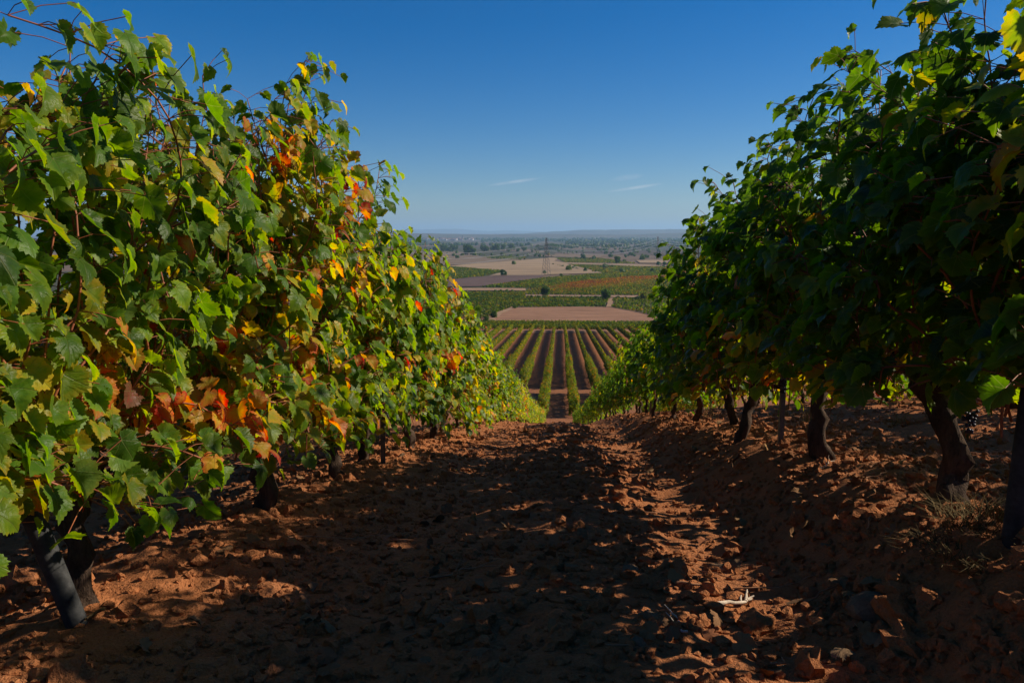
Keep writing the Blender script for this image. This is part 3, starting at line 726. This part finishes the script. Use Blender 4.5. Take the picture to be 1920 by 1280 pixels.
# ------------------------------------------------------------------ far fields, as sheets on the terrain
def lift(y): return .12 + .0006 * np.asarray(y)
def field(name, poly, mat, z=0.0, n=40):
    W = []
    for i in range(len(poly)):
        a, b = np.array(poly[i], float), np.array(poly[(i + 1) % len(poly)], float)
        for t in np.linspace(0, 1, 13)[:-1]:
            q = a + (b - a) * t; q = q + np.array([1.5, .55 if abs(a[1] - b[1]) < 30 else 0]) * float(vnoise(q[0] / 17, q[1] / 5, 12)); W.append(at(*q))
    W = np.array(W); y0, y1 = W[:, 1].min(), W[:, 1].max(); L = np.geomspace(y0 * 1.0002, y1 * .9998, n); rows = []
    for yy in L:
        xs = []
        for i in range(len(W)):
            p, q = W[i], W[(i + 1) % len(W)]
            if (p[1] > yy) != (q[1] > yy): xs.append(p[0] + (q[0] - p[0]) * (yy - p[1]) / (q[1] - p[1]))
        if len(xs) >= 2: rows.append((yy, min(xs), max(xs)))
    V = []; F = []; k = 6
    for j, (yy, a, b) in enumerate(rows):
        for i in range(k): V.append((a + (b - a) * i / (k - 1), yy, float(prof(yy)) + float(lift(yy)) + z))
        if j:
            for i in range(k - 1): q = (j - 1) * k + i; F.append((q, q + 1, q + k + 1, q + k))
    return tag(link(name, mesh(name, V, F), mat), kind='structure')
field('ploughed_field', [(880, 610), (905, 600), (930, 588), (960, 578), (1050, 576), (1140, 577), (1185, 585), (1240, 598), (1240, 611)], M['plough'])
field('field_path', [(880, 625), (880, 618.5), (1240, 618.5), (1240, 625)], M['plough'], -.15)
field('field_path', [(930, 588), (962, 575), (966, 578), (945, 588), (925, 602), (912, 600)], M['track'], .1)
field('field_path', [(500, 540.5), (985, 541.5), (985, 545.5), (500, 546)], M['track'])
field('field_path', [(985, 553.5), (1300, 556), (1300, 559.5), (985, 556)], M['track'])
field('field_path', [(1140, 560), (1150, 560), (1146, 577), (1136, 577)], M['track'], .05)
field('fallow_field', [(500, 532), (780, 531), (900, 519.5), (1020, 516), (1020, 521), (900, 538), (780, 539), (500, 540)], M['darkfield'])
field('stubble_field', [(838, 499), (900, 494), (1000, 487), (1030, 483.5), (1046, 485), (1040, 490), (1065, 496), (1128, 512), (1020, 516), (918, 518.5), (950, 509)], M['stubble'])
field('brown_field', [(500, 471), (870, 473), (905, 483), (1000, 486), (900, 494), (838, 498), (500, 500)], M['brownfield'])
field('field_path', [(1040, 493), (1200, 496.5), (1260, 499.5), (1200, 500), (1060, 495.5)], M['stubble'])
field('brown_field', [(1192, 489), (1290, 488), (1290, 495), (1200, 494)], M['stubble'], .2)
field('stubble_field', [(985, 480), (1070, 478), (1130, 480), (1125, 484), (1050, 483)], M['brownfield'])

# vineyards covering the mid distance: low bushes in rows
def mass_field(name, label, poly, ang, spacing, along, bias=0.0, nleaf=12, size=(.35, .6), dims=(.6, .6, 1.1), jit=.15):
    W = np.array([at(*p) for p in poly]); a, b = W.min(0), W.max(0); c = (a + b) / 2; ext = np.linalg.norm(b - a) / 2
    u = np.arange(-ext, ext, along); v = np.arange(-ext, ext, spacing); U, Vv = np.meshgrid(u, v); U = U.ravel() + rg.normal(0, jit, U.size); Vv = Vv.ravel() + rg.normal(0, jit * .4, Vv.size)
    X = c[0] + U * math.cos(ang) - Vv * math.sin(ang); Y = c[1] + U * math.sin(ang) + Vv * math.cos(ang)
    k = (Y > a[1]) & (Y < b[1]) & (X > a[0]) & (X < b[0]); X, Y = X[k], Y[k]
    px, py = project(np.stack([X, Y, prof(Y)], 1)); k = inpoly(px, py, poly); X, Y, px, py = X[k], Y[k], px[k], py[k]
    bb = bias(px, py) if callable(bias) else np.full(len(X), bias)
    bb = bb + .07 * vnoise(X / 25, Y / 25, 4) + .06 * vnoise(X / 8, Y / 8, 6)
    return vine_mass(np.stack([X, Y, bb], 1), name, label, size, nleaf, dims, .1, (.20, .08))
mass_field('valley_hedge_rows', 'dark green vine rows running across below the ploughed field', [(880, 618), (880, 606), (1240, 608), (1240, 619)], R(1), 2.6, 1.0, .03, 26, (.2, .34), (.6, .5, 1.3))
mass_field('field_vines', 'dark green vineyard behind the ploughed field', [(600, 590), (600, 548.5), (985, 549), (985, 557), (1140, 559), (1135, 576), (960, 576.5), (905, 598)], R(12), 3.4, 1.7, .0, 13)
mass_field('field_vines', 'dark green vineyard right of the ploughed field', [(1150, 561), (1300, 561), (1300, 600), (1240, 596), (1190, 584), (1148, 576)], R(20), 3.4, 1.7, .02, 13)
mass_field('field_vines', 'green vineyard turning orange along its upper slope', [(985, 547), (1000, 541), (1100, 526), (1180, 519), (1300, 517), (1300, 555), (985, 552.5)], R(4), 3.6, 1.9,
           lambda px, py: .06 + .26 * np.exp(-((py - (545 - (px - 985) * .11)) / 9) ** 2) * sstep(990, 1090, px), 12)
mass_field('field_vines', 'muted green vineyard below the steel pylon', [(900, 539), (1020, 522), (1135, 513), (1300, 511), (1300, 517), (1180, 519), (1100, 526), (1000, 541), (960, 540)], R(8), 4.0, 2.2, .02, 10, (.6, .9), (.9, .9, 1.3))
mass_field('field_vines', 'striped vineyard at the left edge of the stubble field', [(500, 500), (838, 500), (948, 508.5), (905, 518.5), (780, 530), (500, 532)], R(64), 7.5, 2.2, .0, 12, (.6, .9), (1.0, 1.0, 1.4))
mass_field('field_vines', 'green vineyard right of the stubble field', [(1066, 496.5), (1200, 501), (1300, 501), (1300, 511), (1135, 512.5)], R(5), 6, 3.2, .05, 10, (.8, 1.2), (1.2, 1.2, 1.4))
mass_field('field_vines', 'green vineyard strip behind the stubble field', [(1040, 484), (1130, 485), (1190, 494), (1060, 492)], R(5), 8, 4, .06, 10, (1.0, 1.5), (1.6, 1.6, 1.5))
mass_field('field_vines', 'thin green strip between the brown and stubble fields', [(905, 482), (930, 480.5), (990, 482), (975, 487), (920, 486)], R(5), 8, 4, .03, 10, (1.0, 1.5), (1.6, 1.6, 1.6))

# ------------------------------------------------------------------ trees and bushes
def make_tree(seed, nl, trunkh, shape, name, size=(.05, .09), age=(.16, .06)):
    """unit height tree"""
    rgk = np.random.default_rng(seed); root = empty(name)
    cl = rgk.normal(0, 1, (16, 3)); cl /= np.linalg.norm(cl, axis=1)[:, None]; cl *= rgk.random((16, 1)) ** .5
    cc = np.array([0, 0, (1 + trunkh) / 2]) + cl * np.array([shape, shape, (1 - trunkh) / 2]) * .72
    pr = rgk.integers(0, 16, nl); d = rgk.normal(0, 1, (nl, 3)); d /= np.linalg.norm(d, axis=1)[:, None]
    p = cc[pr] + d * (rgk.random((nl, 1)) ** .45) * .30 * np.array([shape, shape, .6]) * 1.6; p[:, 2] = np.maximum(p[:, 2], trunkh * .6)
    V, F, c, xy = leaves_np(rgk, 3, p, d + rgk.normal(0, .5, (nl, 3)), rgk.normal(0, 1, (nl, 3)), rgk.uniform(*size, nl), np.clip(rgk.normal(age[0], age[1], nl), .02, 1))
    link('crown', mesh('crown', V, F, c), M['tree'], root)
    b = MB(); b.tube([(0, 0, -.1), (.01, 0, trunkh), (0, .01, .75)], [.035, .028, .01], 7)
    for k in range(5):
        q = cc[k]; b.tube([(0, 0, trunkh * .9), q * .55 + np.array([0, 0, trunkh * .4]), q], [.018, .012, .004], 5)
    link('trunk', b.build('trunk'), M['tbark'], root)
    return root
TREES = [make_tree(1, 1300, .12, .40, 'tree'), make_tree(2, 1300, .10, .48, 'tree'), make_tree(3, 1000, .15, .22, 'tree'), make_tree(4, 1100, .02, .55, 'bush', age=(.28, .07))]
tu = set()
def tree(px, base, top, lab, k, grp=None, wide=1.0, au=0.0):
    src = TREES[k]; o = src if k not in tu else copy_tree(src); tu.add(k)
    x, y = at(px, base); h = (base - top) / FPX * y
    o.name = 'bush' if k == 3 else 'tree'
    o.location = (x, y, float(prof(y)) - .02 * h); o.scale = (h * wide, h * wide, h); o.rotation_euler = (0, 0, (px * 1.37) % 6.28)
    o.children[0]['autumn'] = au
    tag(o, lab, 'bush' if k == 3 else 'tree', grp)
tree(877, 479, 458, 'large dark round tree standing alone on the brown field at left', 1, au=-.05)
tree(886, 479, 464, 'lower dark tree joined to the right side of the large round tree', 1, au=-.05)
tree(1023, 557, 536, 'dark bushy tree at the bend of the field track in the middle', 1)
tree(1135, 564, 542, 'rounded dark green bush with long shadow beside the track', 1, wide=1.1)
tree(1208, 563, 546, 'light green bush on the track, next to the rounded dark one', 3, wide=1.0, au=.06)
tree(1245, 561, 545, 'light green bush on the track closest to the right vine row', 3, au=.06)
tree(926, 597, 581, 'dark bush at the left corner of the ploughed field', 3, wide=.9, au=-.1)
tree(912, 607, 591, 'dark green bush below the left corner of the ploughed field', 3, wide=.8, au=-.1)
tree(964, 579, 570, 'low bush on the upper edge of the ploughed field', 3, wide=1.3, au=-.1)
tree(1002, 606, 600, 'tiny bush on the lower edge of the ploughed field', 3, wide=1.2, au=-.1)
tree(1157, 495, 480, 'bushy tree with low skirt on the green strip at right', 1, au=-.05)
tree(1223, 510, 502, 'low dark bush in the green vineyard at right', 3, wide=1.3, au=-.12)
tree(1173, 460, 454.5, 'small lone tree on the far plain at right', 1, wide=1.1)
tree(1052, 518, 512.5, 'small dark bush by the stubble field, right of the pylon', 3, wide=1.2, au=-.12)
tree(1012, 482.5, 476, 'dark bush on the stubble field, left of the pylon', 3, wide=1.2, au=-.12)
tree(1268, 500, 490, 'dark bush beside the right vine row on the far plain', 1, wide=1.2)
rt = random.Random(9)
for i in range(30):
    px = 800 + i * 7.2 + rt.uniform(-3, 3); base = 473 - (i % 3) * 1.5 + rt.uniform(-1.5, 1.5)
    if 862 < px < 896: continue
    tree(px, base, base - rt.uniform(7, 15), 'green tree in the belt of trees behind the brown field', rt.choice((0, 1, 2)), 'belt of trees beyond the brown field', rt.uniform(.9, 1.3))
for i in range(9):
    px = 1008 + i * 4.2; base = 469 + rt.uniform(-1, 1)
    tree(px, base, base - rt.uniform(8, 13), 'dark tree in the clump behind the steel pylon', rt.choice((0, 1)), 'tree clump behind the pylon', 1.1, -.05)
# far woods: crowns that read as one mass
pts = []
rgw = np.random.default_rng(31)
def line(px0, px1, py0, py1, n, s, wig=1.0):
    for i in range(n):
        px = rgw.uniform(px0, px1); py = py0 + (py1 - py0) * (px - px0) / (px1 - px0) + rgw.normal(0, wig); py = max(py, 446.6)
        x, y = at(px, py); pts.append((x, y, s * rgw.uniform(.6, 1.3)))
line(760, 1000, 459, 461, 130, 9); line(1040, 1420, 464, 461, 320, 9, 1.5); line(1060, 1420, 456, 455, 380, 11, 1.2); line(900, 1420, 451, 452, 560, 12, 1.2)
line(960, 1420, 448.5, 448.5, 520, 14, .6); line(700, 1000, 449, 449, 260, 12, .8); line(1120, 1420, 470, 472, 90, 6, 2); line(1000, 1420, 476, 482, 60, 5, 3); line(1230, 1420, 497, 495, 50, 5, 1)
line(1035, 1130, 496, 513, 24, 1.6, .3); line(840, 985, 547.5, 547.5, 26, 1.1, .3); line(985, 1300, 560.5, 561.5, 50, 1.2, .4); line(905, 985, 484, 488, 10, 3, .5); line(1030, 1200, 483, 492, 22, 2.5, .6); line(1060, 1300, 500.5, 502, 20, 2.0, .4); line(800, 1040, 476, 480, 26, 3.5, 1.5); line(600, 838, 499, 499, 14, 2.5, .5)
line(820, 1250, 500, 505, 9, 4.5, 8); line(820, 1300, 478, 486, 16, 6, 4)
line(250, 800, 452, 452, 400, 12, 2); line(1420, 1900, 452, 452, 300, 12, 2)
pts = np.array(pts); V0, F0 = ico(2); n = len(pts)
d = 1 + .22 * rgw.standard_normal((n, len(V0)))
P = V0[None] * d[..., None] * (pts[:, 2:3] * np.array([[.62, .62, .6]]))[:, None] + np.stack([pts[:, 0], pts[:, 1], prof(pts[:, 1]) + pts[:, 2] * .5], 1)[:, None]
cw = np.ones((n, len(V0), 4)); cw[..., 0] = rgw.normal(.2, .07, (n, 1)); cw[..., 2] = rgw.random((n, len(V0)))
tag(link('distant_woods', mesh('distant_woods', P.reshape(-1, 3), (F0[None] + (np.arange(n) * len(V0))[:, None, None]).reshape(-1, 3), cw.reshape(-1, 4), smooth=False), M['tree']), label='belts of trees merging into woods on the far plain', kind='stuff')

# ------------------------------------------------------------------ hills
def hills(name, d, px0, px1, ridge, seed, depth):
    pxs = np.linspace(px0, px1, 160); X = np.tan(np.arctan((pxs - 960) / FPX) - YAW) * d
    top = np.interp(pxs, [p for p, _ in ridge], [q for _, q in ridge]) - .5 * np.abs(vnoise(pxs / 37, pxs * 0, seed)) - .3 * vnoise(pxs / 11, pxs * 0, seed + 1)
    H = (437.5 - top) / FPX * d + CAMZ; base = -54.0; V = []; F = []; prs = [(-1, 0), (-.6, .45), (-.3, .8), (0, 1), (.4, .9), (1, 0)]
    for k, (t, hh) in enumerate(prs):
        nn = vnoise(X / 300, np.full_like(X, k * 3.1), seed + 5) * .10 * (hh > 0) * (hh < 1)
        V.append(np.stack([X, np.full_like(X, d + t * depth) + vnoise(X / 900, X * 0 + k, seed) * depth * .12, base + (H - base) * (hh + nn)], 1))
    n = len(pxs); V = np.vstack(V)
    for k in range(len(prs) - 1):
        i = k * n + np.arange(n - 1); F.append(np.stack([i, i + 1, i + n + 1, i + n], 1))
    tag(link(name, mesh(name, V, np.vstack(F)), M['hill']), kind='structure')
hills('near_hills', 7500, 200, 1900, [(200, 439), (640, 438), (800, 438.5), (900, 440), (1000, 439.5), (1180, 440.5), (1270, 437.5), (1330, 437.5), (1400, 439), (1900, 438)], 3, 900)
hills('plateau_hills', 11000, 600, 2200, [(600, 443), (980, 439), (1040, 434.5), (1090, 432), (1200, 431), (1300, 430.5), (1420, 431), (2200, 432)], 7, 1500)
hills('distant_hills', 22000, -200, 1200, [(-200, 434), (500, 434), (700, 432.5), (800, 431), (860, 430), (920, 434), (960, 433), (1050, 436), (1200, 440)], 9, 2500)

# ------------------------------------------------------------------ village
for i in range(44):
    px = 772 + 118 * rt.random() ** .8; py = 447.5 + rt.random() * 4.5 + (px - 772) * .012
    x, y = at(px, py); s = rt.uniform(7, 13); b = MB(); L_, W_, H_ = s * rt.uniform(1, 1.8), s, rt.uniform(5, 9)
    b.box((0, 0, H_ / 2 - 1), (L_, W_, H_ + 2), 0)
    e = .6; V = [(-L_ / 2 - e, -W_ / 2 - e, H_ + .02), (L_ / 2 + e, -W_ / 2 - e, H_ + .02), (L_ / 2 + e, W_ / 2 + e, H_ + .02), (-L_ / 2 - e, W_ / 2 + e, H_ + .02), (-L_ / 2 - e, 0, H_ + 2.6), (L_ / 2 + e, 0, H_ + 2.6)]
    b.add(V, [[0, 1, 5], [0, 5, 4], [2, 3, 4], [2, 4, 5], [1, 2, 5], [3, 0, 4], [0, 3, 2], [0, 2, 1]], 1)
    o = link('village_house', b.build('village_house', False), [M['wallw'], M['rooft']], loc=(x, y, float(prof(y)) + 4 + .0006 * y)); o.rotation_euler = (0, 0, rt.uniform(-.5, .5))
    tag(o, 'small pale house with clay roof in the far village', 'house', 'houses of the far village')
x, y = at(867, 449); b = MB(); b.box((0, 0, 8), (9, 9, 24), 0); b.box((0, 0, 27), (6, 6, 14), 0)
b.add([(-3.6, -3.6, 34.01), (3.6, -3.6, 34.01), (3.6, 3.6, 34.01), (-3.6, 3.6, 34.01), (0, 0, 40)], [[0, 1, 4], [1, 2, 4], [2, 3, 4], [3, 0, 4]], 1)
tag(link('village_tower', b.build('village_tower', False), [M['hill'], M['rooft']], loc=(x, y, float(prof(y)))), 'slender dark tower rising above the far village trees', 'tower')

# ------------------------------------------------------------------ pylons and power lines
def pylon(px, base, top, lab, ang):
    x, y = at(px, base); h = (base - top) / FPX * y; o = empty('power_pylon', (x, y, float(prof(y))), ang); tk = .07 + y * .00008
    b = MB(); W0 = h * .085
    def half(z): return W0 * (1 - z / h) ** 1.1 * .9 + h * .012
    lv = np.concatenate([np.linspace(0, .6, 7), np.linspace(.66, 1, 8)]) * h
    for sx_ in (-1, 1):
        for sy_ in (-1, 1): b.tube([(sx_ * half(z), sy_ * half(z), z) for z in lv], tk, 4)
    for a, c in zip(lv[:-1], lv[1:]):
        for s in (-1, 1):
            b.tube([(-half(a), s * half(a), a), (half(c), s * half(c), c)], tk * .6, 4); b.tube([(half(a), s * half(a), a), (-half(c), s * half(c), c)], tk * .6, 4)
            b.tube([(s * half(a), -half(a), a), (s * half(c), half(c), c)], tk * .6, 4)
    link('lattice_mast', b.build('lattice_mast', False), M['steel'], o); ends = []
    for zf, wl in ((.72, .13), (.83, .16), (.94, .12)):
        ab = MB(); L_ = wl * h; z = zf * h
        for s in (-1, 1):
            ab.tube([(-L_, 0, z), (0, s * half(z), z), (L_, 0, z)], tk * .8, 4)
        ab.tube([(-L_, 0, z), (0, 0, z + h * .035), (L_, 0, z)], tk * .8, 4)
        link('crossarm', ab.build('crossarm', False), M['steel'], o)
        for s in (-1, 1):
            ib = MB(); ib.tube([(s * L_, 0, z), (s * L_, 0, z - h * .045)], tk * .7, 5); link('insulator', ib.build('insulator', False), M['wire'], o)
            ends.append(Vector((x, y, float(prof(y)))) + Matrix.Rotation(ang, 3, 'Z') @ Vector((s * L_, 0, z - h * .045)))
    tag(o, lab, 'pylon', 'pylons of the power line'); return ends
A_ = R(62)
P1 = pylon(1024, 516.5, 446.5, 'tallest lattice pylon, standing at the corner of the stubble field', A_)
P2 = pylon(1232.5, 487.5, 444.5, 'second lattice pylon, on the far plain right of the tallest', A_)
P3 = pylon(1345, 472, 445, 'faint smallest lattice pylon beside the right vine row', A_)
P0 = pylon(520, 562, 430, 'lattice pylon hidden behind the left vine row', A_)
for (a, c, nm) in ((P0, P1, 'towards the left from the tallest pylon'), (P1, P2, 'between the tallest and the second pylon'), (P2, P3, 'between the second and the smallest pylon')):
    for k in range(6):
        b = MB(); t = np.linspace(0, 1, 28); A, C = np.array(a[k]), np.array(c[k]); Pp = A + (C - A) * t[:, None]; Pp[:, 2] -= 4 * 9.0 * t * (1 - t)
        b.tube(Pp, .04 + Pp[:, 1] * .00006, 4, cap=False)
        tag(link('power_line', b.build('power_line'), M['wire']), f'thin sagging power line {nm}', 'power line', f'power lines {nm}')

# ------------------------------------------------------------------ haze
hm = Mat('haze_air'); v = hm.n('ShaderNodeVolumePrincipled'); v.inputs['Color'].default_value = (.42, .70, 1.0, 1); v.inputs['Density'].default_value = 8e-5; v.inputs['Anisotropy'].default_value = .2
hm.t.links.new(v.outputs[0], hm.out.inputs['Volume'])
b = MB(); b.box((0, 0, 0), (1, 1, 1)); ho = link('haze', b.build('haze', False), hm.m)
ho.scale = (64000, 31000, 330); ho.location = (0, 15400, 100); 
tag(ho, label='pale blue haze over the far plain', kind='stuff')
